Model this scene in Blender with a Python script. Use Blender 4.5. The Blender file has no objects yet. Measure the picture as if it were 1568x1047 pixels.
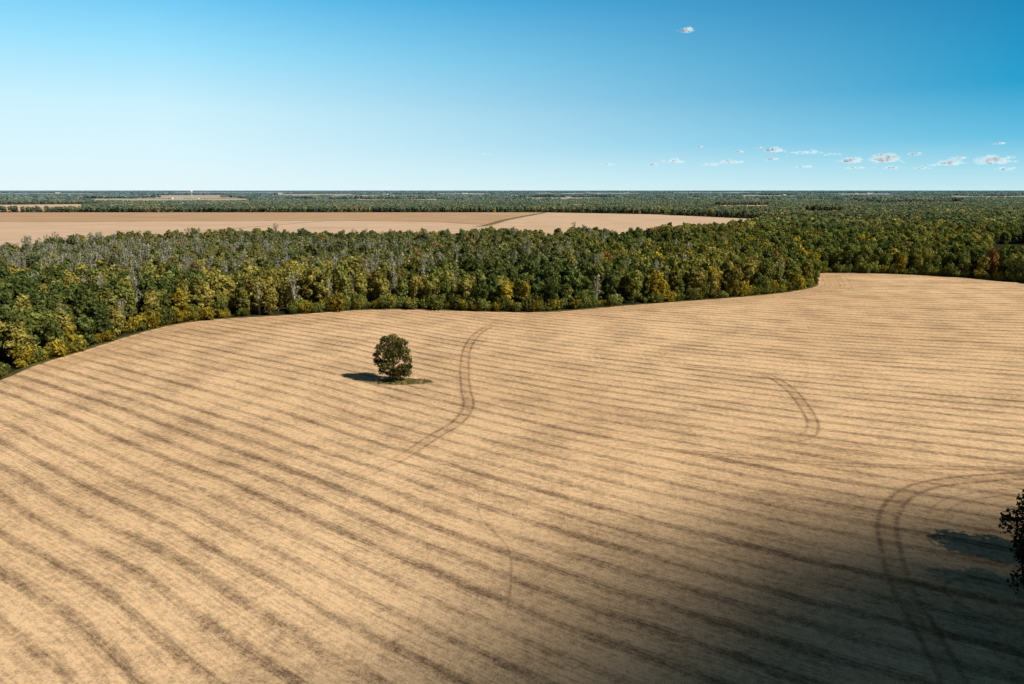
import bpy, math, numpy as np
from mathutils import Vector
rng = np.random.default_rng(7)
sc = bpy.context.scene
sc.view_settings.view_transform = 'Standard'
sc.view_settings.look = 'None'
sc.view_settings.exposure = 0

# ------------------------------------------------------------------ node helpers
class NT:
    def __init__(s, nt): s.nt = nt
    def n(s, t, **kw):
        nd = s.nt.nodes.new(t)
        for k, v in kw.items(): setattr(nd, k, v)
        return nd
    def put(s, sock, v):
        if hasattr(v, 'is_output'): s.nt.links.new(v, sock)
        else: sock.default_value = v
    def m(s, op, a, b=0.0, c=None, clamp=False):
        nd = s.n('ShaderNodeMath', operation=op, use_clamp=clamp)
        s.put(nd.inputs[0], a); s.put(nd.inputs[1], b)
        if c is not None: s.put(nd.inputs[2], c)
        return nd.outputs[0]
    def mr(s, v, a, b, c=0.0, d=1.0, smooth=True):
        nd = s.n('ShaderNodeMapRange', interpolation_type='SMOOTHSTEP' if smooth else 'LINEAR')
        for i, x in enumerate((v, a, b, c, d)): s.put(nd.inputs[i], x)
        return nd.outputs[0]
    def mix(s, f, a, b, mode='MIX'):
        nd = s.n('ShaderNodeMix', data_type='RGBA', blend_type=mode)
        s.put(nd.inputs[0], f)
        s.put(nd.inputs[6], (*a, 1) if isinstance(a, tuple) and len(a) == 3 else a)
        s.put(nd.inputs[7], (*b, 1) if isinstance(b, tuple) and len(b) == 3 else b)
        return nd.outputs[2]
    def noise(s, vec, scale, detail=3, rough=.55):
        nd = s.n('ShaderNodeTexNoise')
        s.put(nd.inputs['Vector'], vec); nd.inputs['Scale'].default_value = scale
        nd.inputs['Detail'].default_value = detail; nd.inputs['Roughness'].default_value = rough
        return nd.outputs['Fac']
    def xyz(s, x, y, z=0.0):
        nd = s.n('ShaderNodeCombineXYZ')
        s.put(nd.inputs[0], x); s.put(nd.inputs[1], y); s.put(nd.inputs[2], z)
        return nd.outputs[0]
    def sep(s, v):
        nd = s.n('ShaderNodeSeparateXYZ'); s.put(nd.inputs[0], v); return nd.outputs
def newmat(name):
    m = bpy.data.materials.new(name); m.use_nodes = True
    m.node_tree.nodes.clear()
    t = NT(m.node_tree); out = t.n('ShaderNodeOutputMaterial')
    return m, t, out
def diffuse_out(t, out, col, bump=None, strength=.5, dist=.1, rough=1.0):
    b = t.n('ShaderNodeBsdfDiffuse'); t.put(b.inputs['Color'], (*col, 1) if isinstance(col, tuple) else col)
    if bump is not None:
        bn = t.n('ShaderNodeBump'); bn.inputs['Strength'].default_value = strength
        bn.inputs['Distance'].default_value = dist; t.put(bn.inputs['Height'], bump)
        t.put(b.inputs['Normal'], bn.outputs[0])
    t.nt.links.new(b.outputs[0], out.inputs[0])
    return b

# ------------------------------------------------------------------ sun + sky
EL = math.radians(40); AZ = math.atan2(.9, -.43)   # clockwise from +Y
S = Vector((math.cos(EL)*math.sin(AZ), math.cos(EL)*math.cos(AZ), math.sin(EL)))
ld = bpy.data.lights.new('sun', 'SUN'); ld.energy = 5.0; ld.angle = math.radians(.5); ld.color = (1, .935, .83)
sun = bpy.data.objects.new('sun', ld); sc.collection.objects.link(sun)
sun.rotation_euler = S.to_track_quat('Z', 'Y').to_euler(); sun.location = (0, 0, 300)

w = bpy.data.worlds.new('World'); sc.world = w; w.use_nodes = True
w.node_tree.nodes.clear(); t = NT(w.node_tree)
wo = t.n('ShaderNodeOutputWorld'); bg = t.n('ShaderNodeBackground'); bg.inputs[1].default_value = .1
sky = t.n('ShaderNodeTexSky', sky_type='NISHITA'); sky.sun_disc = False
sky.sun_elevation = EL; sky.sun_rotation = AZ; sky.altitude = 100; sky.dust_density = .6; sky.ozone_density = 3
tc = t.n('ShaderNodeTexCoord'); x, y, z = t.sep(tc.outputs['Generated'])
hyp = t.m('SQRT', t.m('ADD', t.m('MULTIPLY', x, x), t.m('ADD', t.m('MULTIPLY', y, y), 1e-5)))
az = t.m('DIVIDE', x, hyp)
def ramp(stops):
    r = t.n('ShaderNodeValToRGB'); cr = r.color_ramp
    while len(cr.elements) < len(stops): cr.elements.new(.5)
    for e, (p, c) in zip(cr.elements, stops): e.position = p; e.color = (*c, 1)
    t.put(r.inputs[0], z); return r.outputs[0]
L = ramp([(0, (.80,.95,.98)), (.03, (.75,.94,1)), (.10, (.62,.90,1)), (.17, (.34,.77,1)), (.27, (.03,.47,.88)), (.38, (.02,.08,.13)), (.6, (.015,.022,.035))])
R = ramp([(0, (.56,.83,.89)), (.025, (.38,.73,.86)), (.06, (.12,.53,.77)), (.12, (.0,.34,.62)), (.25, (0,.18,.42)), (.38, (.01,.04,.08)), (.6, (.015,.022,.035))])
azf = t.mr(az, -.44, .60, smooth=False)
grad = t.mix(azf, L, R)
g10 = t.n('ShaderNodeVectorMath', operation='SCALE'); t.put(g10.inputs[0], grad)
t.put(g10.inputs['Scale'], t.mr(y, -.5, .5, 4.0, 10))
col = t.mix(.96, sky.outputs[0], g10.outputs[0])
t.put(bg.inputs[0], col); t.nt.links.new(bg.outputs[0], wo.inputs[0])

# ------------------------------------------------------------------ camera
cd = bpy.data.cameras.new('camera'); cd.sensor_width = 36; cd.lens = 36*1046/1568
cd.clip_start = .5; cd.clip_end = 200000
cam = bpy.data.objects.new('camera', cd); sc.collection.objects.link(cam)
cam.location = (0, 0, 60); cam.rotation_euler = (math.radians(90-12.56), 0, 0)
sc.camera = cam

# ------------------------------------------------------------------ mesh helpers
def obj(name, me, parent=None, coll=None):
    o = bpy.data.objects.new(name, me); (coll or sc.collection).objects.link(o)
    if parent: o.parent = parent
    return o
def mesh(name, v, f, mats=(), mi=None, shade=None):
    me = bpy.data.meshes.new(name); me.from_pydata([tuple(a) for a in v], [], [tuple(a) for a in f])
    for m in mats: me.materials.append(m)
    if mi is not None: me.polygons.foreach_set('material_index', np.asarray(mi, dtype=np.int32))
    if shade is not None:
        a = me.attributes.new('shade', 'FLOAT', 'FACE'); a.data.foreach_set('value', np.asarray(shade, dtype=np.float32))
    me.update(); return me
def catmull(P, n=8):
    P = [np.array(p, float) for p in P]; P = [2*P[0]-P[1]] + P + [2*P[-1]-P[-2]]; out = []
    for i in range(1, len(P)-2):
        a, b, c, d = P[i-1:i+3]
        for k in range(n):
            s = k/n; out.append(.5*(2*b+(c-a)*s+(2*a-5*b+4*c-d)*s*s+(3*b-a-3*c+d)*s**3))
    out.append(P[-2]); return np.array(out)
def offset(C, d):
    T = np.gradient(C, axis=0); T /= np.linalg.norm(T, axis=1)[:, None] + 1e-9
    return C + d*np.stack([-T[:, 1], T[:, 0]], 1)
def ribbons(name, specs, z, mat):
    V, F, U = [], [], []
    for C, wd in specs:
        A, B = offset(C, wd/2), offset(C, -wd/2); n = len(C); b0 = len(V)
        ln = np.concatenate([[0], np.cumsum(np.linalg.norm(np.diff(C, axis=0), axis=1))])
        for i in range(n):
            V += [(A[i][0], A[i][1], z), (B[i][0], B[i][1], z)]
        for i in range(n-1):
            F.append((b0+2*i+1, b0+2*i+3, b0+2*i+2, b0+2*i))
            tot = ln[-1]
            U += [(1, ln[i]/tot), (1, ln[i+1]/tot), (0, ln[i+1]/tot), (0, ln[i]/tot)]
        z += .004
    me = mesh(name, V, F, [mat]); uv = me.uv_layers.new(name='UVMap')
    uv.data.foreach_set('uv', np.array(U, dtype=np.float32).ravel())
    return obj(name, me)
def poly(name, pts, z, mat):
    me = mesh(name, [(p[0], p[1], z) for p in pts], [tuple(range(len(pts)))], [mat])
    if me.polygons[0].normal.z < 0: me.flip_normals()
    return obj(name, me)
def inside(P, x, y):
    P = np.asarray(P); r = np.zeros(x.shape, bool); j = len(P)-1
    for i in range(len(P)):
        xi, yi = P[i]; xj, yj = P[j]
        c = ((yi > y) != (yj > y)) & (x < (xj-xi)*(y-yi)/(yj-yi+1e-12)+xi); r ^= c; j = i
    return r

# ------------------------------------------------------------------ materials
def stubble(name, lightc, darkc, stripe=1.0, spacing=6.0):
    m, t, out = newmat(name)
    tc = t.n('ShaderNodeTexCoord'); P = tc.outputs['Object']; x, y, z = t.sep(P)
    xc = t.m('MAXIMUM', x, -60)
    p = t.m('ADD', t.m('MULTIPLY', x, .56), t.m('MULTIPLY', y, .84))
    p = t.m('SUBTRACT', p, t.m('MULTIPLY', t.m('MULTIPLY', xc, xc), .00095))
    q = t.m('SUBTRACT', t.m('MULTIPLY', x, .843), t.m('MULTIPLY', y, .537))
    lo = t.noise(P, .008, 2); p = t.m('ADD', p, t.m('MULTIPLY', lo, 9.0))
    pw = t.m('ADD', p, t.m('MULTIPLY', t.noise(P, .35, 4, .65), 1.1))
    ps = t.m('DIVIDE', pw, spacing); fr = t.m('FRACT', ps); idx = t.m('FLOOR', ps)
    wn = t.n('ShaderNodeTexWhiteNoise', noise_dimensions='1D'); t.put(wn.inputs['W'], idx)
    sepc = t.n('ShaderNodeSeparateColor'); t.put(sepc.inputs[0], wn.outputs['Color'])
    along = t.noise(t.xyz(t.m('MULTIPLY', q, .06), t.m('MULTIPLY', p, .16), 0), 1, 4, .6)
    wdt = t.m('ADD', t.m('MULTIPLY', sepc.outputs[1], .12), t.mr(along, .3, .65, .16, .26))
    band = t.mr(t.m('ABSOLUTE', t.m('SUBTRACT', fr, .5)), .04, wdt, 1, 0)
    per = t.mr(wn.outputs['Value'], 0, 1, .6, 1.0)
    band = t.m('MULTIPLY', t.m('MULTIPLY', band, per), t.mr(along, .28, .52, .5, 1))
    fr2 = t.m('FRACT', t.m('ADD', ps, .36)); b2 = t.mr(t.m('ABSOLUTE', t.m('SUBTRACT', fr2, .5)), .0, .10, 1, 0)
    rows = t.m('MULTIPLY', t.m('SINE', t.m('MULTIPLY', p, 2*math.pi/.76)), .5)
    mott = t.noise(P, .05, 4, .6); fine = t.noise(P, .8, 4, .75); vfine = t.noise(P, 2.8, 3, .8)
    streak = t.noise(t.xyz(t.m('MULTIPLY', q, .15), t.m('MULTIPLY', p, 1.5), 0), 1, 3, .7)
    fac = t.m('MULTIPLY', band, .52*stripe)
    fac = t.m('ADD', fac, .22)
    fac = t.m('ADD', fac, t.m('MULTIPLY', b2, .10*stripe))
    fac = t.m('ADD', fac, t.m('MULTIPLY', rows, .10))
    fac = t.m('ADD', fac, t.mr(streak, .3, .72, -.15, .20))
    fac = t.m('ADD', fac, t.mr(fine, .3, .72, -.20, .24))
    fac = t.m('ADD', fac, t.mr(vfine, .3, .7, -.22, .22))
    fac = t.m('ADD', fac, t.mr(mott, .35, .7, -.12, .18), clamp=True)
    c = t.mix(fac, lightc, darkc)
    tone = t.noise(P, .008, 3); c = t.mix(t.mr(tone, .38, .65, 0, .7), c, t.mix(1.0, c, (.86, .83, .80), 'MULTIPLY'))
    sp = t.mr(t.noise(t.xyz(t.m('MULTIPLY', q, .25), t.m('MULTIPLY', p, .55), 3), 1, 3, .6), .68, .76, 0, .5)
    c = t.mix(sp, c, (.74, .64, .50))
    diffuse_out(t, out, c, vfine, .6, .25)
    return m
M_field = stubble('wheat_stubble', (.93, .635, .365), (.215, .138, .082))
def plain(name, c1, c2, scale, c3=None, hz=False):
    m, t, out = newmat(name); tc = t.n('ShaderNodeTexCoord'); P = tc.outputs['Object']
    f = t.noise(P, scale, 5, .65); c = t.mix(t.mr(f, .3, .7), c1, c2)
    x, y, z = t.sep(P)
    s = t.noise(t.xyz(t.m('MULTIPLY', t.m('ADD', x, t.m('MULTIPLY', y, .4)), scale*.3), t.m('MULTIPLY', y, scale*3), 0), 1, 4, .7)
    c = t.mix(t.mr(s, .35, .7, 0, .5), c, c3 or c2)
    if hz: c = t.mix(t.mr(y, 1500, 16000, 0, .9, False), c, (.22, .33, .40))  # aerial haze painted into the base colour, bluer with distance
    diffuse_out(t, out, c); return m
M_ground = plain('meadow_and_scrub', (.055, .07, .03), (.10, .105, .05), .01, (.07, .08, .04), True)
M_floor = plain('forest_floor', (.02, .025, .012), (.045, .04, .02), .2)
M_far = plain('pale_stubble', (.66, .47, .32), (.55, .38, .25), .012, (.70, .53, .38))
M_far2 = plain('brown_stubble', (.48, .31, .19), (.56, .37, .23), .012, (.42, .28, .175))
M_hz = plain('haze_tinted_field', (.62, .47, .33), (.46, .37, .26), .004, None, True)

def track_mat(name, c1, c2, amt, fade=.09):
    m, t, out = newmat(name); uvn = t.n('ShaderNodeTexCoord'); u, v, _ = t.sep(uvn.outputs['UV'])
    e = t.mr(t.m('ABSOLUTE', t.m('SUBTRACT', u, .5)), .1, .5, 1, 0)
    P = uvn.outputs['Object']; nz = t.noise(P, .55, 5, .75); lf = t.noise(P, .07, 3)
    ends = t.m('MULTIPLY', t.mr(v, 0, fade), t.mr(v, 1-fade*1.6, 1, 1, 0))
    a = t.m('MULTIPLY', t.m('MULTIPLY', e, ends), t.m('MULTIPLY', t.mr(nz, .3, .65, .1, 1), t.mr(lf, .35, .6, .5, 1)))
    a = t.m('MULTIPLY', a, amt, clamp=True)
    d = t.n('ShaderNodeBsdfDiffuse'); t.put(d.inputs[0], t.mix(t.mr(t.noise(P, 2, 3), .3, .7), c1, c2))
    tr = t.n('ShaderNodeBsdfTransparent'); mx = t.n('ShaderNodeMixShader'); t.put(mx.inputs[0], a)
    t.nt.links.new(tr.outputs[0], mx.inputs[1]); t.nt.links.new(d.outputs[0], mx.inputs[2]); t.nt.links.new(mx.outputs[0], out.inputs[0])
    return m
M_track = track_mat('pressed_soil', (.19, .12, .065), (.30, .19, .11), .52, .16)
M_faint = track_mat('faint_soil', (.17, .105, .055), (.28, .175, .095), .36)
M_band = track_mat('driven_stubble', (.46, .31, .17), (.36, .24, .13), .26, .16)
M_head = track_mat('pale_headland', (.80, .56, .33), (.66, .46, .27), .85, .03)
M_grassr = track_mat('grass_verge', (.09, .11, .03), (.2, .18, .06), 1.2, .03)

def leaf_mat(name, base=None, inst=True):
    m, t, out = newmat(name)
    sh = t.n('ShaderNodeAttribute', attribute_type='GEOMETRY', attribute_name='shade').outputs['Fac']
    if inst: c = t.n('ShaderNodeAttribute', attribute_type='INSTANCER', attribute_name='tcol').outputs['Color']
    else:
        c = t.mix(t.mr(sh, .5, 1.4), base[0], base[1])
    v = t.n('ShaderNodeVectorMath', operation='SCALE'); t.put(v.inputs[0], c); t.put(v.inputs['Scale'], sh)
    d = t.n('ShaderNodeBsdfDiffuse'); t.put(d.inputs[0], v.outputs[0])
    tl = t.n('ShaderNodeBsdfTranslucent'); t.put(tl.inputs[0], t.mix(1.0, v.outputs[0], (1.1, 1.15, .5), 'MULTIPLY'))
    mx = t.n('ShaderNodeMixShader'); mx.inputs[0].default_value = .3
    t.nt.links.new(d.outputs[0], mx.inputs[1]); t.nt.links.new(tl.outputs[0], mx.inputs[2]); t.nt.links.new(mx.outputs[0], out.inputs[0])
    return m
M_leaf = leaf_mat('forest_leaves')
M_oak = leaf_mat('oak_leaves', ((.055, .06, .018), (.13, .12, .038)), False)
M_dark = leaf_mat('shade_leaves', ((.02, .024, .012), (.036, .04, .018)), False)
def bark(name, a, b):
    m, t, out = newmat(name); P = t.n('ShaderNodeTexCoord').outputs['Object']
    x, y, z = t.sep(P); f = t.noise(t.xyz(t.m('MULTIPLY', x, 5), t.m('MULTIPLY', y, 5), z), 1, 4, .7)
    diffuse_out(t, out, t.mix(t.mr(f, .3, .7), a, b), f, .8, .05); return m
M_bark = bark('bark', (.06, .045, .03), (.13, .10, .075))
M_pale = bark('pale_bark', (.34, .32, .28), (.52, .49, .44))

# ------------------------------------------------------------------ tree geometry
def tube(path, radii, sides=6):
    V, F = [], []; path = np.array(path, float)
    T = np.gradient(path, axis=0)
    for i, (p, r) in enumerate(zip(path, radii)):
        tn = T[i]/np.linalg.norm(T[i]); a = np.cross(tn, [0, .3, 1] if abs(tn[2]) < .9 else [1, .2, 0]); a /= np.linalg.norm(a); b = np.cross(tn, a)
        for k in range(sides):
            g = 2*math.pi*k/sides; V.append(p+r*(math.cos(g)*a+math.sin(g)*b))
    for i in range(len(path)-1):
        for k in range(sides):
            F.append((i*sides+k, i*sides+(k+1) % sides, (i+1)*sides+(k+1) % sides, (i+1)*sides+k))
    return V, F
def cards(lobes, n, size, r, inner=.45, jit=.5, low_dark=True):
    L = np.array(lobes, float); wts = L[:, 3]*L[:, 4]; wts /= wts.sum()
    k = r.choice(len(L), n, p=wts); c = L[k, :3]; rr = L[k, 3]; rz = L[k, 4]
    d = r.normal(size=(n, 3)); d /= np.linalg.norm(d, axis=1)[:, None]
    flip = (d[:, 2] < 0) & (r.random(n) < .45); d[flip, 2] *= -1
    rad = inner+(1.08-inner)*r.random(n)**.55
    rad *= 1+.13*np.sin(d[:, 0]*7+k)*np.sin(d[:, 1]*8+2*k)
    pos = c+d*np.stack([rr, rr, rz], 1)*rad[:, None]
    nrm = d+jit*r.normal(size=(n, 3)); nrm /= np.linalg.norm(nrm, axis=1)[:, None]
    a = np.cross(nrm, r.normal(size=(n, 3))); a /= np.linalg.norm(a, axis=1)[:, None]; b = np.cross(nrm, a)
    s = size*(.55+.9*r.random(n))[:, None]; s2 = s*(.55+.45*r.random(n))[:, None]
    V = np.stack([pos-a*s*.5, pos-b*s2*.5+a*s*.08, pos+a*s*.5, pos+b*s2*.5], 1).reshape(-1, 3)
    F = np.arange(4*n).reshape(n, 4)
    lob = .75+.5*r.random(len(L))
    sh = lob[k]*(.7+.6*r.random(n))*np.where(rad > .85, 1.1, .78)  # random tone, with crown shade painted in: inner cards darker
    if low_dark: sh *= np.interp(pos[:, 2], [0, pos[:, 2].max()], [.8, 1.12])  # painted shade as well: lower leaves darker, top lighter
    return V, F, sh
def build_tree(name, lobes, n, size, trunk_h, trunk_r, mats, r, limbs=True, inner=.45, sides=5, lean=(0, 0)):
    V, F, MI, SH = [], [], [], []
    def add(v, f, mi, sh):
        b = len(V); V.extend([tuple(q) for q in v]); F.extend([tuple(int(i)+b for i in q) for q in f]); MI.extend([mi]*len(f)); SH.extend(list(sh) if np.ndim(sh) else [sh]*len(f))
    hs = np.linspace(0, trunk_h, 6)
    path = [(lean[0]*h/trunk_h+.15*math.sin(h*.5), lean[1]*h/trunk_h+.12*math.cos(h*.4)-.12, h) for h in hs]
    add(*tube(path, [trunk_r*(1.35 if i == 0 else 1)*(1-.75*i/5) for i in range(6)], sides), 1, 1.)
    if limbs:
        for lb in lobes:
            z0 = max(.18*trunk_h, min(.8*trunk_h, lb[2]*.5)); p0 = np.array([lean[0]*z0/trunk_h, lean[1]*z0/trunk_h, z0]); p2 = np.array(lb[:3]); mid = (p0+p2)/2+np.array([0, 0, .12*np.linalg.norm(p2-p0)])*(-.4)
            add(*tube([p0, mid, p2, p2+(p2-mid)*.5], [trunk_r*.42, trunk_r*.28, trunk_r*.15, trunk_r*.04], 4), 1, 1.)
    if n:
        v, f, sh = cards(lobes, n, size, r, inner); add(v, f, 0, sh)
    return mesh(name, V, F, mats, MI, SH)
def lobes_forest(r, H, W, n, base=.22):
    out = [(0, 0, H*.58, W*.55, H*.32)]
    for i in range(n):
        hh = base+(.93-base)*(i+.5*r.random())/n; a = i*2.4+r.random(); prof = math.sin(math.pi*min(1, (hh-base+.12)/(1.08-base)))**.6
        rad = W*.62*prof*(.7+.4*r.random()); s = W*(.25+.17*r.random())
        out.append((math.cos(a)*rad, math.sin(a)*rad, H*hh-.3*s, s, s*(.8+.5*r.random())))
    return out

variants = bpy.data.collections.new('forest_tree_kinds')
for i in range(6):
    r = np.random.default_rng(20+i); H = 16+r.random()*2; W = 4.3+r.random()*1.3
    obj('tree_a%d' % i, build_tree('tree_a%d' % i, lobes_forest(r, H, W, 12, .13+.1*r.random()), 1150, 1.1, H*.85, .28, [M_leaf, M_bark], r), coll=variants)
for i in range(2):
    r = np.random.default_rng(50+i); H = 18
    lb = [(math.cos(k*2.4)*(.5+1.6*r.random()), math.sin(k*2.4)*(.5+1.6*r.random()), H*(.4+.6*k/14), .9+.6*r.random(), 1.3) for k in range(14)]
    obj('tree_b%d' % i, build_tree('tree_b%d' % i, lb, 340, .7, H, .38, [M_leaf, M_pale], r), coll=variants)
for i in range(2):
    r = np.random.default_rng(60+i)
    lb = [(r.normal()*1.2, r.normal()*1.2, 1.2+1.6*r.random(), 1.2+.5*r.random(), 1.1+.6*r.random()) for k in range(7)]
    obj('tree_c%d' % i, build_tree('tree_c%d' % i, lb, 480, .6, 2, .1, [M_leaf, M_bark], r), coll=variants)
lod = bpy.data.collections.new('distant_tree_kinds')
for i in range(4):
    r = np.random.default_rng(80+i); H = 16; W = 6.0
    obj('dist_a%d' % i, build_tree('dist_a%d' % i, lobes_forest(r, H, W, 7, .12), 200, 2.6, H*.7, .3, [M_leaf, M_bark], r, limbs=False, sides=3), coll=lod)
for i in range(3):
    r = np.random.default_rng(90+i)
    lb = [(r.uniform(-32, 32), r.uniform(-26, 26), 8+r.random()*4, 6+3*r.random(), 6+2*r.random()) for k in range(26)]
    obj('dist_g%d' % i, build_tree('dist_g%d' % i, lb, 560, 7, 8, .4, [M_leaf, M_bark], r, limbs=False, sides=3), coll=lod)

def scatter(name, coll, P, scl, rot, idx, colr):
    me = bpy.data.meshes.new(name); me.from_pydata([tuple(p) for p in P], [], [])
    def at(n, ty, data, key='value'):
        a = me.attributes.new(n, ty, 'POINT'); a.data.foreach_set(key, np.ascontiguousarray(data).ravel())
    at('scl', 'FLOAT_VECTOR', scl.astype(np.float32), 'vector'); at('rot', 'FLOAT', rot.astype(np.float32))
    at('idx', 'INT', idx.astype(np.int32)); at('tcol', 'FLOAT_COLOR', np.c_[colr, np.ones(len(colr))].astype(np.float32), 'color')
    o = obj(name, me)
    ng = bpy.data.node_groups.new(name+'_gn', 'GeometryNodeTree')
    ng.interface.new_socket('Geometry', in_out='INPUT', socket_type='NodeSocketGeometry')
    ng.interface.new_socket('Geometry', in_out='OUTPUT', socket_type='NodeSocketGeometry')
    N = ng.nodes.new; Lk = ng.links.new
    gi = N('NodeGroupInput'); go = N('NodeGroupOutput'); ip = N('GeometryNodeInstanceOnPoints'); ci = N('GeometryNodeCollectionInfo')
    ci.inputs['Collection'].default_value = coll; ci.inputs['Separate Children'].default_value = True; ci.inputs['Reset Children'].default_value = True
    def na(n, ty):
        q = N('GeometryNodeInputNamedAttribute'); q.data_type = ty; q.inputs['Name'].default_value = n; return q.outputs['Attribute']
    Lk(gi.outputs[0], ip.inputs['Points']); Lk(ci.outputs[0], ip.inputs['Instance'])
    ip.inputs['Pick Instance'].default_value = True
    Lk(na('idx', 'INT'), ip.inputs['Instance Index']); Lk(na('scl', 'FLOAT_VECTOR'), ip.inputs['Scale'])
    cx = N('ShaderNodeCombineXYZ'); Lk(na('rot', 'FLOAT'), cx.inputs[2]); Lk(cx.outputs[0], ip.inputs['Rotation'])
    Lk(ip.outputs[0], go.inputs[0])
    md = o.modifiers.new('instances', 'NODES'); md.node_group = ng
    return o

# ------------------------------------------------------------------ layout (metres)
EDGE = [(-260,-100),(-232,60),(-180,165),(-166,205),(-167,233),(-164,254),(-161,281),(-155,304),(-141,318.6),(-113,329),(-93,338),(-75,345),(-48,346),
        (-8,339),(22,340),(57.5,357),(96,373),(129,387),(162,405),(193,432),(208,465),(224,499),(249,503.5),(290,491.5),(322,469),(338,449),(400,395),(520,300),(640,120),(700,-100)]
EC = catmull(EDGE, 6)
field = list(map(tuple, EC)) + [(700, -400), (-260, -400)]
BACK = [(454,1246),(371,1072),(186,869),(150,775),(120,715),(75,823),(36,690),(-3,794),(-60,745),(-128,730),(-200,735),(-275,755),(-387,697),(-409,545),(-520,470),(-800,420)]
FOREST = [tuple(p) for p in EC] + [(900,-100),(1500,900),(1700,2200),(700,1700)] + BACK + [(-800,0),(-400,-100)]

R0 = 60000
poly('ground', [(-R0, -3000), (R0, -3000), (R0, R0), (-R0, R0)], -.4, M_ground)
poly('harvested_field', field, 0, M_field)
poly('forest_floor', FOREST, -.1, M_floor)
poly('distant_field', [(-2600,380),(-800,420),(-520,470),(-409,545),(-387,697),(-275,755),(-128,730),(-3,794),(36,670),(75,800),(120,700),(186,869),(371,1072),(454,1246),(512,1467),(354,1743),(82,1895),(-1395,1895),(-2600,1895)], -.05, M_far)
poly('brown_field', [(-2600,1330),(-974,1330),(-600,1365),(-367,1380),(-150,1330),(-44,1205),(-10,1420),(66,1790),(60,1890),(-1395,1890),(-2600,1890)], .02, M_far2)
ribbons('farm_lane', [(catmull([(-70,1150),(-44,1196),(-12,1420),(69,1791),(90,1900)]), 24)], .06, M_grassr)
ribbons('drainage_ditch', [(catmull([(-520,930),(-480,977),(-420,1180),(-367,1374)]), 7), (catmull([(-2000,1335),(-974,1330),(-600,1365),(-367,1380),(-150,1330),(-44,1200)]), 9), (catmull([(-2000,1600),(-700,1610),(60,1640)]), 6)], .08, M_grassr)

# wheel tracks
A = catmull([(-3,318),(-5.8,313.7),(-13.8,289.5),(-17.2,261.8),(-16.6,231),(-14.3,203),(-12.4,185.4),(-14.5,171.4),(-19.4,161.2),(-25.4,147.5),(-32.9,137.2),(-42,128)])
B = catmull([(50,236),(62,231),(75.2,226.6),(84,219.9),(85.8,205.2),(83.2,186.6),(79.2,170.9),(74.3,162.1),(68.5,158.9),(58,161),(48,166)])
C = catmull([(150,141),(122,139.4),(110,137.2),(96,135),(86,132),(77.7,126.4),(70,117),(64.4,105.5),(60,93.8),(58,85),(56,77),(53,66),(50,50)])
D = catmull([(20,157),(35,152.3),(55,147.5),(75,143),(113,140.8),(150,143)])
E = catmull([(-29,146.6),(-9,134),(-6,118.6),(-.7,106.6),(-.2,94.8),(-1.5,84)])
th = np.linspace(0, 2*math.pi, 40)
G = np.stack([72+6*np.cos(th), 92+5.5*np.sin(th)], 1); G2 = np.stack([78+5*np.cos(th), 108+4*np.sin(th)], 1)
def dbl(Q, o, wd): return [(offset(Q, o), wd), (offset(Q, -o), wd)]
ribbons('driven_stubble', [(A, 6.5), (B, 6.0), (C, 6.5), (D, 4)], .008, M_band)
ribbons('wheel_tracks', dbl(A, 1.4, 1.2) + dbl(B, 1.35, 1.2) + dbl(C, 1.5, 1.3) + [(G, 1), (G2, 1)], .028, M_track)
ribbons('faint_tracks', dbl(D, .9, .9) + [(E, .6)] + dbl(offset(C, 7)[4:50], 1.2, 1.0), .09, M_faint)
hl = EC[20:-24]
ribbons('headland', [(offset(hl, -6), 11), (offset(hl, -12), 5)], .01, M_head)
ribbons('headland_ruts', [(offset(hl, -4.5), .9), (offset(hl, -7.5), .8), (offset(hl, -13.5), .8), (offset(hl, -16), .8), (offset(hl, -20), .8)], .12, M_faint)
ribbons('grass_verge', [(offset(EC, 0.6), 4)], .16, M_grassr)

# ------------------------------------------------------------------ forests
def fnoise(x, y, s, seed):
    r = np.random.default_rng(seed); v = 0
    for k in range(5):
        a = r.random()*6.28; f = s*(.6+r.random()*1.2); v = v+np.sin((x*math.cos(a)+y*math.sin(a))*f+r.random()*6.28)
    return v/5
G_DARK, G_MID, G_OLV, YEL, RUST, GREY = map(np.array, [(.10,.13,.038),(.175,.195,.05),(.30,.26,.065),(.50,.39,.05),(.30,.16,.06),(.30,.29,.19)])
def colours(x, y, r, yel=.07):
    n = len(x); u = np.clip(.52+.6*fnoise(x, y, .03, 3)+.32*r.normal(size=n), 0, 1)[:, None]
    c = np.where(u < .5, G_DARK+(G_MID-G_DARK)*u*2, G_MID+(G_OLV-G_MID)*(u-.5)*2)
    q = r.random(n)[:, None]; c = np.where(q < yel, YEL*(.5+.5*r.random((n, 1))), c); c = np.where((q > .985), RUST, c)
    return c*(.70+.60*r.random((n, 1)))
def haze_tint(c, y, d=None):
    k = (1-np.exp(-np.maximum(y-700, 0)/3600))[:, None]; return c*(1-k)+np.array([.23,.34,.41])*k  # distance haze blended into the tree colours
def jgrid(x0, x1, y0, y1, s, r, j=.42):
    X, Y = np.meshgrid(np.arange(x0, x1, s), np.arange(y0, y1, s)); X = X+(np.arange(X.shape[0]) % 2)[:, None]*s/2
    return X.ravel()+r.uniform(-j, j, X.size)*s, Y.ravel()+r.uniform(-j, j, X.size)*s
r = np.random.default_rng(5)
def edge_dist(x, y):
    d = np.full(len(x), 1e9)
    for p in EC[::1]: d = np.minimum(d, np.hypot(x-p[0], y-p[1]))
    return d
x, y = jgrid(-700, 900, 0, 900, 8.3, r)
k = inside(FOREST, x, y) & (np.abs(x) < .80*y+60) & (y > 120)
k &= ~((x > .694*y) & (y > 525) & (y < 775)); k &= ~(((x-150)/28)**2+((y-650)/55)**2 < 1)
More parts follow.
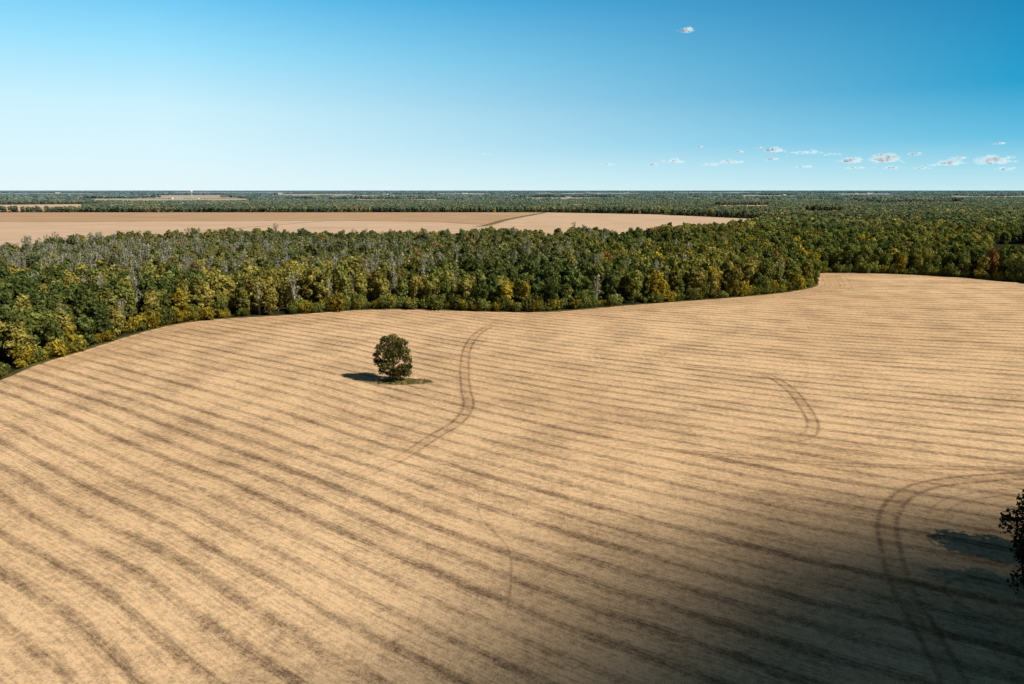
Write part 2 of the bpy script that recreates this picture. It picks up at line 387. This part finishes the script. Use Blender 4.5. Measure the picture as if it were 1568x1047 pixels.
x, y = x[k], y[k]; ed = edge_dist(x, y); k = ed > 3.2; x, y, ed = x[k], y[k], ed[k]
n = len(x); idx = r.integers(0, 6, n)
s = .86+.36*r.random(n)+.12*fnoise(x, y, .03, 9); s = np.where(ed < 10, s*.9, s)
c = colours(x, y, r, .03); c = np.where(((ed < 10) & (r.random(n) < .10))[:, None], YEL*.65, c)
zone = (fnoise(x, y, .02, 12) > -.1) & (x < -40) & (y > 395) & (y < 640) & (r.random(n) < .42); zone |= (x < 190) & (r.random(n) < .05)
idx = np.where(zone, r.integers(6, 8, n), idx); c = np.where(zone[:, None], GREY, c)
lf = (x < -110) & (y < 420); c = np.where(lf[:, None] & (r.random((n, 1)) < .3), G_OLV*1.15, c)
gz = (x < 60) & (y > 420); c = np.where(gz[:, None], c*.72+np.array([.19, .195, .12])*.28, c)
P = np.c_[x, y, np.zeros(n)-.1]; scl = np.c_[s, s, s*(.88+.25*r.random(n))]
rt = r.random(n)*6.28; cc = haze_tint(c, y)
sh = EC[(EC[:, 1] > 120)]; sh = catmull(sh[::2], 10); m = len(sh); sx = sh[:, 0]; sy = sh[:, 1]
Os = offset(sh, 1); nx, ny = Os[:, 0]-sx, Os[:, 1]-sy
bx, by = [], []
for rep in range(2):
    o_ = r.uniform(1.5, 5.5, m); bx.append(sx+nx*o_+r.normal(size=m)*.8); by.append(sy+ny*o_+r.normal(size=m)*.8)
bx, by = np.concatenate(bx), np.concatenate(by); kp = r.random(len(bx)) < np.clip(.35+.5*fnoise(bx, by, .12, 31), .05, .9); bx, by = bx[kp], by[kp]; nb = len(bx)
bs = .5+1.1*r.random(nb)**1.6; bc = np.where((r.random(nb) < np.where(bx < -90, .4, .22))[:, None], YEL*(.4+.5*r.random((nb, 1))), G_MID*(.6+.8*r.random((nb, 1))))
P = np.r_[P, np.c_[bx, by, np.zeros(nb)]]; scl = np.r_[scl, np.c_[bs, bs, bs*(.9+.8*r.random(nb))]]
rt = np.r_[rt, r.random(nb)*6.28]; idx = np.r_[idx, r.integers(8, 10, nb)]; cc = np.r_[cc, bc]
scatter('forest', variants, P, scl, rt, idx, cc)

# clearings between distant woods: (slope0, slope1, near, far)
CLEAR = [(-.84,-.60,1960,3000),(-.62,-.36,3100,4900),(-.36,-.22,5400,10500),(-.23,-.12,5000,8600),(-.54,-.40,5000,8500),(.44,.56,6300,11000),(.27,.38,2050,2950),
         (-.12,-.03,6800,12500),(.03,.2,8000,14000),(.6,.76,4300,7000),(.0,.14,3600,5500),(-.82,-.58,7300,12500),(.3,.42,4800,7800),(-.32,-.10,3300,4700),(.4,.47,1500,1950),(.5,.66,2600,3500),(-.5,-.3,11000,19000),(.22,.36,10500,18000)]
def cleared(x, y):
    k = np.zeros(len(x), bool); sl = x/y; wob = .012*np.sin(y/130)+.01*np.sin(x/90)
    for a, b, c0, c1 in CLEAR: k |= (sl > a+wob) & (sl < b+wob) & (y > c0*(1+.03*np.sin(x/200))) & (y < c1*(1+.06*np.sin(x/310+c0)))
    return k
FARF = [(-2600,1900),(82,1900),(354,1750),(512,1470),(454,1246),(371,1072),(186,880),(600,880),(900,900),(1900,2400),(2600,3300),(-2600,3300)]
x, y = jgrid(-2600, 2600, 880, 3300, 13, r); k = inside(FARF, x, y) & (np.abs(x) < .80*y+60) & ~cleared(x, y)
x, y = x[k], y[k]; n = len(x); s = .95+.5*r.random(n)+.15*fnoise(x, y, .012, 4)
scatter('distant_woodland', lod, np.c_[x, y, np.zeros(n)-.4], np.c_[s, s, s*.85], r.random(n)*6.28, r.integers(0, 4, n), haze_tint(colours(x, y, r, .03)*(1+.35*fnoise(x, y, .01, 8))[:, None], y))
bx, by = [], []; yy = 3350
while yy < 40000:
    st = 50 if yy < 9000 else (65 if yy < 18000 else 110); xs = np.arange(-.85*yy, .85*yy, st); kk = (fnoise(xs, np.full(len(xs), yy), .0012, int(yy) % 97) > -.25) & ~cleared(xs, np.full(len(xs), yy))
    xs = xs[kk]; bx.append(xs+r.uniform(-20, 20, len(xs))); by.append(yy+r.uniform(-35, 35, len(xs))+60*np.sin(xs/700)); yy *= 1.065
x, y = np.concatenate(bx), np.concatenate(by); n = len(x); s = .8+.6*r.random(n)+.25*fnoise(x, y, .002, 77)
scatter('horizon_woodland', lod, np.c_[x, y, np.zeros(n)-.4], np.c_[s*1.1, s, s*.9], r.random(n)*3.14, r.integers(4, 7, n), haze_tint(colours(x, y, r, .02), y))
for i, (a, b, c0, c1) in enumerate(CLEAR):
    poly('far_field', [(a*c0, c0), (b*c0, c0+.02*c0), (b*c1, c1), (a*c1, c1)], -.1+.06*i, (M_far if c0 < 3500 and i % 2 == 0 else M_hz) if i != 14 else M_far)

# ------------------------------------------------------------------ lone oak in the field
def hero(name, loc, lobes, n, size, th_, tr_, leaf, seed, lean=(0, 0), inner=.35, sz=1):
    e = bpy.data.objects.new(name, None); sc.collection.objects.link(e); e.location = loc; e.scale = (1, 1, sz)
    r = np.random.default_rng(seed)
    trunk = build_tree(name+'_trunk', lobes, 0, 1, th_, tr_, [leaf, M_bark], r, sides=10, lean=lean)
    obj('trunk_and_limbs', trunk, e)
    v, f, sh_ = cards(lobes, n, size, r, inner, .8); obj('foliage', mesh(name+'_foliage', v, f, [leaf], None, sh_), e)
    return e
oak = [(.4,0,12.5,2.3,1.9),(-2.0,.5,12.2,1.9,1.6),(2.9,.4,11.4,2.1,1.9),(-3.6,-.4,10.0,1.8,1.6),(-4.8,.2,8.0,1.3,1.1),(4.0,-.6,8.8,2.2,1.9),(4.8,.3,6.2,1.6,1.5),
       (-3.9,-.5,5.7,1.9,1.4),(0,-2.6,9.2,2.4,2.1),(.4,2.6,9,2.6,2.4),(0,0,7.4,3.0,2.5),(3.6,-.8,3.9,2.2,1.6),(-1.6,-2.2,5.3,2.1,1.6),(1.4,-2.4,3.4,2.2,1.7),
       (4.8,0,2.4,1.5,1.1),(-3.2,-.6,3.2,1.3,1.0),(.8,-1.0,1.7,1.9,1.2),(2.6,1.4,2.0,2.0,1.3),(-5.3,0,6.3,.8,.7),(-1.6,.3,2.0,1.1,.9),(5.4,0,4.4,1.0,.9)]
hero('oak_tree', (-38.3, 212, 0), oak, 8600, .50, 9.5, .55, M_oak, 101, (.3, 0), sz=1.05)
def rl(r, H, W): return lobes_forest(r, H, W, 15, .1)
for i, (px, py, H, W) in enumerate([(88, 104, 12, 5.8), (81, 92, 11.5, 6.2), (74.5, 80, 11.5, 6.2), (99, 97, 15, 7), (95, 82, 15, 7), (70.5, 69, 13, 6.5), (108, 74, 15, 7), (112, 90, 16, 7)]):  # outer ones stand out of view, added to cut skylight on the field
    hero('shade_tree', (px, py, 0), rl(np.random.default_rng(200+i), H, W), 4200, .6, H*.8, .35, M_dark, 300+i)

# grass island under the oak
m, t, out = newmat('rough_grass'); tcn = t.n('ShaderNodeTexCoord'); Pn = tcn.outputs['Object']; gx, gy, gz_ = t.sep(Pn)
rr = t.m('SQRT', t.m('ADD', t.m('POWER', t.m('ABSOLUTE', t.m('DIVIDE', t.m('SUBTRACT', gx, .5), 11.5)), 2), t.m('POWER', t.m('ABSOLUTE', t.m('DIVIDE', gy, 4.6)), 2)))
al = t.mr(t.m('ADD', rr, t.m('MULTIPLY', t.m('SUBTRACT', t.noise(Pn, .45, 3, .6), .5), .7)), .65, 1.0, .9, 0)
d = t.n('ShaderNodeBsdfDiffuse'); t.put(d.inputs[0], t.mix(t.mr(t.noise(Pn, .8, 4, .7), .35, .65), (.12, .12, .04), (.36, .25, .12)))
tr = t.n('ShaderNodeBsdfTransparent'); mx = t.n('ShaderNodeMixShader'); t.put(mx.inputs[0], al)
t.nt.links.new(tr.outputs[0], mx.inputs[1]); t.nt.links.new(d.outputs[0], mx.inputs[2]); t.nt.links.new(mx.outputs[0], out.inputs[0])
g = obj('grass_patch', mesh('grass_patch', [(-15, -7, 0), (17, -7, 0), (17, 7, 0), (-15, 7, 0)], [(0, 1, 2, 3)], [m])); g.location = (-36, 211, .03)
r = np.random.default_rng(44); lbs = []
for i in range(60):
    a = r.random()*6.28; q = r.random()**.5; lbs.append((math.cos(a)*q*9.5+1, math.sin(a)*q*3.4, .1, .5+.3*r.random(), .35))
v, f, s_ = cards(lbs, 1100, .33, r, .1, 1.0, False); g2 = obj('weeds', mesh('weeds', v, f, [M_oak], None, s_*1.8)); g2.location = (-36, 211, .05)

# ------------------------------------------------------------------ clouds
def cloud_mat(name, opac, radial):
    m, t, out = newmat(name); tcn = t.n('ShaderNodeTexCoord'); P = tcn.outputs['Object']
    if radial:
        x, y, z = t.sep(P); rr = t.m('SQRT', t.m('ADD', t.m('POWER', t.m('ABSOLUTE', x), 2), t.m('POWER', t.m('ABSOLUTE', y), 2)))
        rr = t.m('ADD', rr, t.m('MULTIPLY', t.m('SUBTRACT', t.noise(P, 1.6, 3), .5), .22))
        a = t.mr(rr, .36, .98, opac, 0)
    else:
        a = t.mr(t.noise(P, .009, 5, .75), .36, .68, 0, opac)
    d = t.n('ShaderNodeBsdfDiffuse'); d.inputs[0].default_value = (.85, .85, .87, 1)
    if radial:
        tl = t.n('ShaderNodeBsdfTranslucent'); tl.inputs[0].default_value = (.4, .4, .42, 1)
    else:   # emission makes these clouds glow white, standing in for scattered sunlight
        tl = t.n('ShaderNodeEmission'); tl.inputs[0].default_value = (.78, .94, 1, 1); tl.inputs[1].default_value = 1.05
    m1 = t.n('ShaderNodeMixShader'); m1.inputs[0].default_value = .15 if radial else .94
    t.nt.links.new(d.outputs[0], m1.inputs[1]); t.nt.links.new(tl.outputs[0], m1.inputs[2])
    tr = t.n('ShaderNodeBsdfTransparent'); mx = t.n('ShaderNodeMixShader'); t.put(mx.inputs[0], a)
    t.nt.links.new(tr.outputs[0], mx.inputs[1]); t.nt.links.new(m1.outputs[0], mx.inputs[2]); t.nt.links.new(mx.outputs[0], out.inputs[0])
    return m
Hc = 380; tgt = Vector((92, 38, 0)); cl = tgt+S*(Hc/S.z)  # unseen cloud, placed and shaped to cast the soft shadow on the field
V, F = [], []; nr, ns = 14, 48
for side in (1, -1):
    b = len(V); V.append((0, 0, .16 if side > 0 else -.05))
    for i in range(1, nr+1):
        for k in range(ns):
            a = 2*math.pi*k/ns; q = i/nr; hgt = (.16 if side > 0 else .05)*(1-q*q)*(1+.25*math.sin(5*a+q*6)*math.sin(9*q)); V.append((q*math.cos(a), q*math.sin(a), side*hgt))
    for k in range(ns): F.append((b, b+1+k, b+1+(k+1) % ns))
    for i in range(nr-1):
        for k in range(ns): F.append((b+1+i*ns+k, b+1+(i+1)*ns+k, b+1+(i+1)*ns+(k+1) % ns, b+1+i*ns+(k+1) % ns))
lc = obj('cloud', mesh('cloud', V, F, [cloud_mat('shadow_cloud', .975, True)])); lc.location = cl; lc.scale = (152, 114, 130); lc.rotation_euler = (0, 0, .08)  # unseen cloud, added only for its shadow on the field
M_cl = cloud_mat('distant_cloud', .26, False)
def small_cloud(px, pe, dist, wpx, hpx, seed):
    r = np.random.default_rng(seed); a = (px-784)/1078; X = a*dist; Y = dist*1.0; Z = 60+dist*pe; W = wpx/1046*dist*.95; Hh = hpx/1046*dist*1.1
    V, F = [], []
    nb = 44
    for k in range(nb):
        cx = r.normal()*W*.30; cy = r.normal()*W*.2; rad = Hh*(.13+.25*r.random())*max(.3, 1-abs(cx)/W*1.2); cz = rad*.6+r.random()*Hh*.5
        b = len(V); nu, nv = 10, 6
        for i in range(nv+1):
            for j in range(nu):
                p_, q_ = math.pi*i/nv, 2*math.pi*j/nu; wv = 1+.35*r.normal()*(0 < i < nv)
                V.append((cx+rad*1.9*wv*math.sin(p_)*math.cos(q_), cy+rad*2*wv*math.sin(p_)*math.sin(q_), cz+rad*.75*wv*math.cos(p_)*(1 if i < nv/2 else .5)))
        for i in range(nv):
            for j in range(nu): F.append((b+i*nu+j, b+i*nu+(j+1) % nu, b+(i+1)*nu+(j+1) % nu, b+(i+1)*nu+j))
    o = obj('cloud', mesh('cloud', V, F, [M_cl])); o.location = (X, Y, Z)
for i, (px, v_, wp, hp) in enumerate([(1180,233,26,9),(1235,235,50,6),(1300,249,34,9),(1355,249,36,15),(1398,237,24,5),(1450,253,40,11),(1520,251,38,14),(1120,250,46,7),(1030,249,36,7),(1085,253,30,5),
        (1000,253,12,5),(1040,49,17,7),(1270,237,30,4),(1180,245,22,5),(1525,220,16,4),(1345,238,24,4),(1310,258,30,5),(1465,243,24,5),(1130,233,12,4),(1160,226,14,3),(1540,260,26,5),(1365,258,26,5),(1070,225,10,3),(930,252,30,3),(740,236,40,2),(1410,258,34,4),(1230,256,30,4)]):
    el = math.atan((523.5-v_)/1046)-math.radians(12.56)
    small_cloud(px, math.tan(el)-.001, 16000 if v_ > 100 else 9000, wp, hp, 500+i)

# ------------------------------------------------------------------ distant structures
def flat(name, c):
    m, t, out = newmat(name); f = t.noise(t.n('ShaderNodeTexCoord').outputs['Object'], .4, 3); diffuse_out(t, out, t.mix(f, tuple(q*.8 for q in c), c)); return m
M_white, M_roof, M_door = flat('white_siding', (.75, .75, .72)), flat('metal_roof', (.5, .52, .54)), flat('dark_opening', (.06, .06, .07))
def shed(X, Y, l, wd, h, rz):
    e = bpy.data.objects.new('farm_shed', None); sc.collection.objects.link(e); e.location = (X, Y, 0); e.rotation_euler = (0, 0, rz)
    a, b = l/2, wd/2; rh = h*1.35
    V = [(-a,-b,0),(a,-b,0),(a,b,0),(-a,b,0),(-a,-b,h),(a,-b,h),(a,b,h),(-a,b,h),(-a,0,rh),(a,0,rh)]
    obj('walls', mesh('walls', V, [(0,1,5,4),(1,2,6,9,5),(2,3,7,6),(3,0,4,8,7)], [M_white]), e)
    o = .8; R_ = [(-a-o,-b-o,h-.3),(a+o,-b-o,h-.3),(a+o,0,rh+.1),(-a-o,0,rh+.1),(-a-o,b+o,h-.3),(a+o,b+o,h-.3)]
    obj('roof', mesh('roof', R_, [(0,1,2,3),(3,2,5,4)], [M_roof]), e)
    V, F = [], []
    for k in range(4):
        cx = -a+l*(k+.5)/4; bb = len(V); V += [(cx-2,-b-.05,0),(cx+2,-b-.05,0),(cx+2,-b-.05,h*.7),(cx-2,-b-.05,h*.7)]; F.append((bb,bb+1,bb+2,bb+3))
    obj('doors', mesh('doors', V, F, [M_door]), e)
r = np.random.default_rng(12)
for (u, d_) in [(35,2950),(262,4750),(275,4800),(300,4700),(405,10000),(430,10200),(700,9000),(712,9400),(722,9200),(590,8400),(1330,10500),(1310,10000),(900,13000),(960,12500),(90,12000),(870,5200),(1500,6800),(1200,7600)]:
    k_ = max(1, d_/5500); shed((u-784)/1068*d_, d_, (26+22*r.random())*k_, 22, (6+3*r.random())*min(k_, 1.5), r.uniform(-.4, .4))
e = bpy.data.objects.new('water_tower', None); sc.collection.objects.link(e); e.location = (-2750, 6000, 0)
prof = [(0, 54), (4, 53.5), (7.5, 51), (9, 47), (8.5, 43), (6, 39.5), (2.6, 37), (2.2, 20), (2.4, 4), (4.5, 0)]
V, F = [], []; ns = 20
for rr_, zz in prof:
    for k in range(ns): V.append((rr_*math.cos(2*math.pi*k/ns), rr_*math.sin(2*math.pi*k/ns), zz))
for i in range(len(prof)-1):
    for k in range(ns): F.append((i*ns+k, i*ns+(k+1) % ns, (i+1)*ns+(k+1) % ns, (i+1)*ns+k))
obj('tank_and_pedestal', mesh('tank', V, F, [M_white]), e)
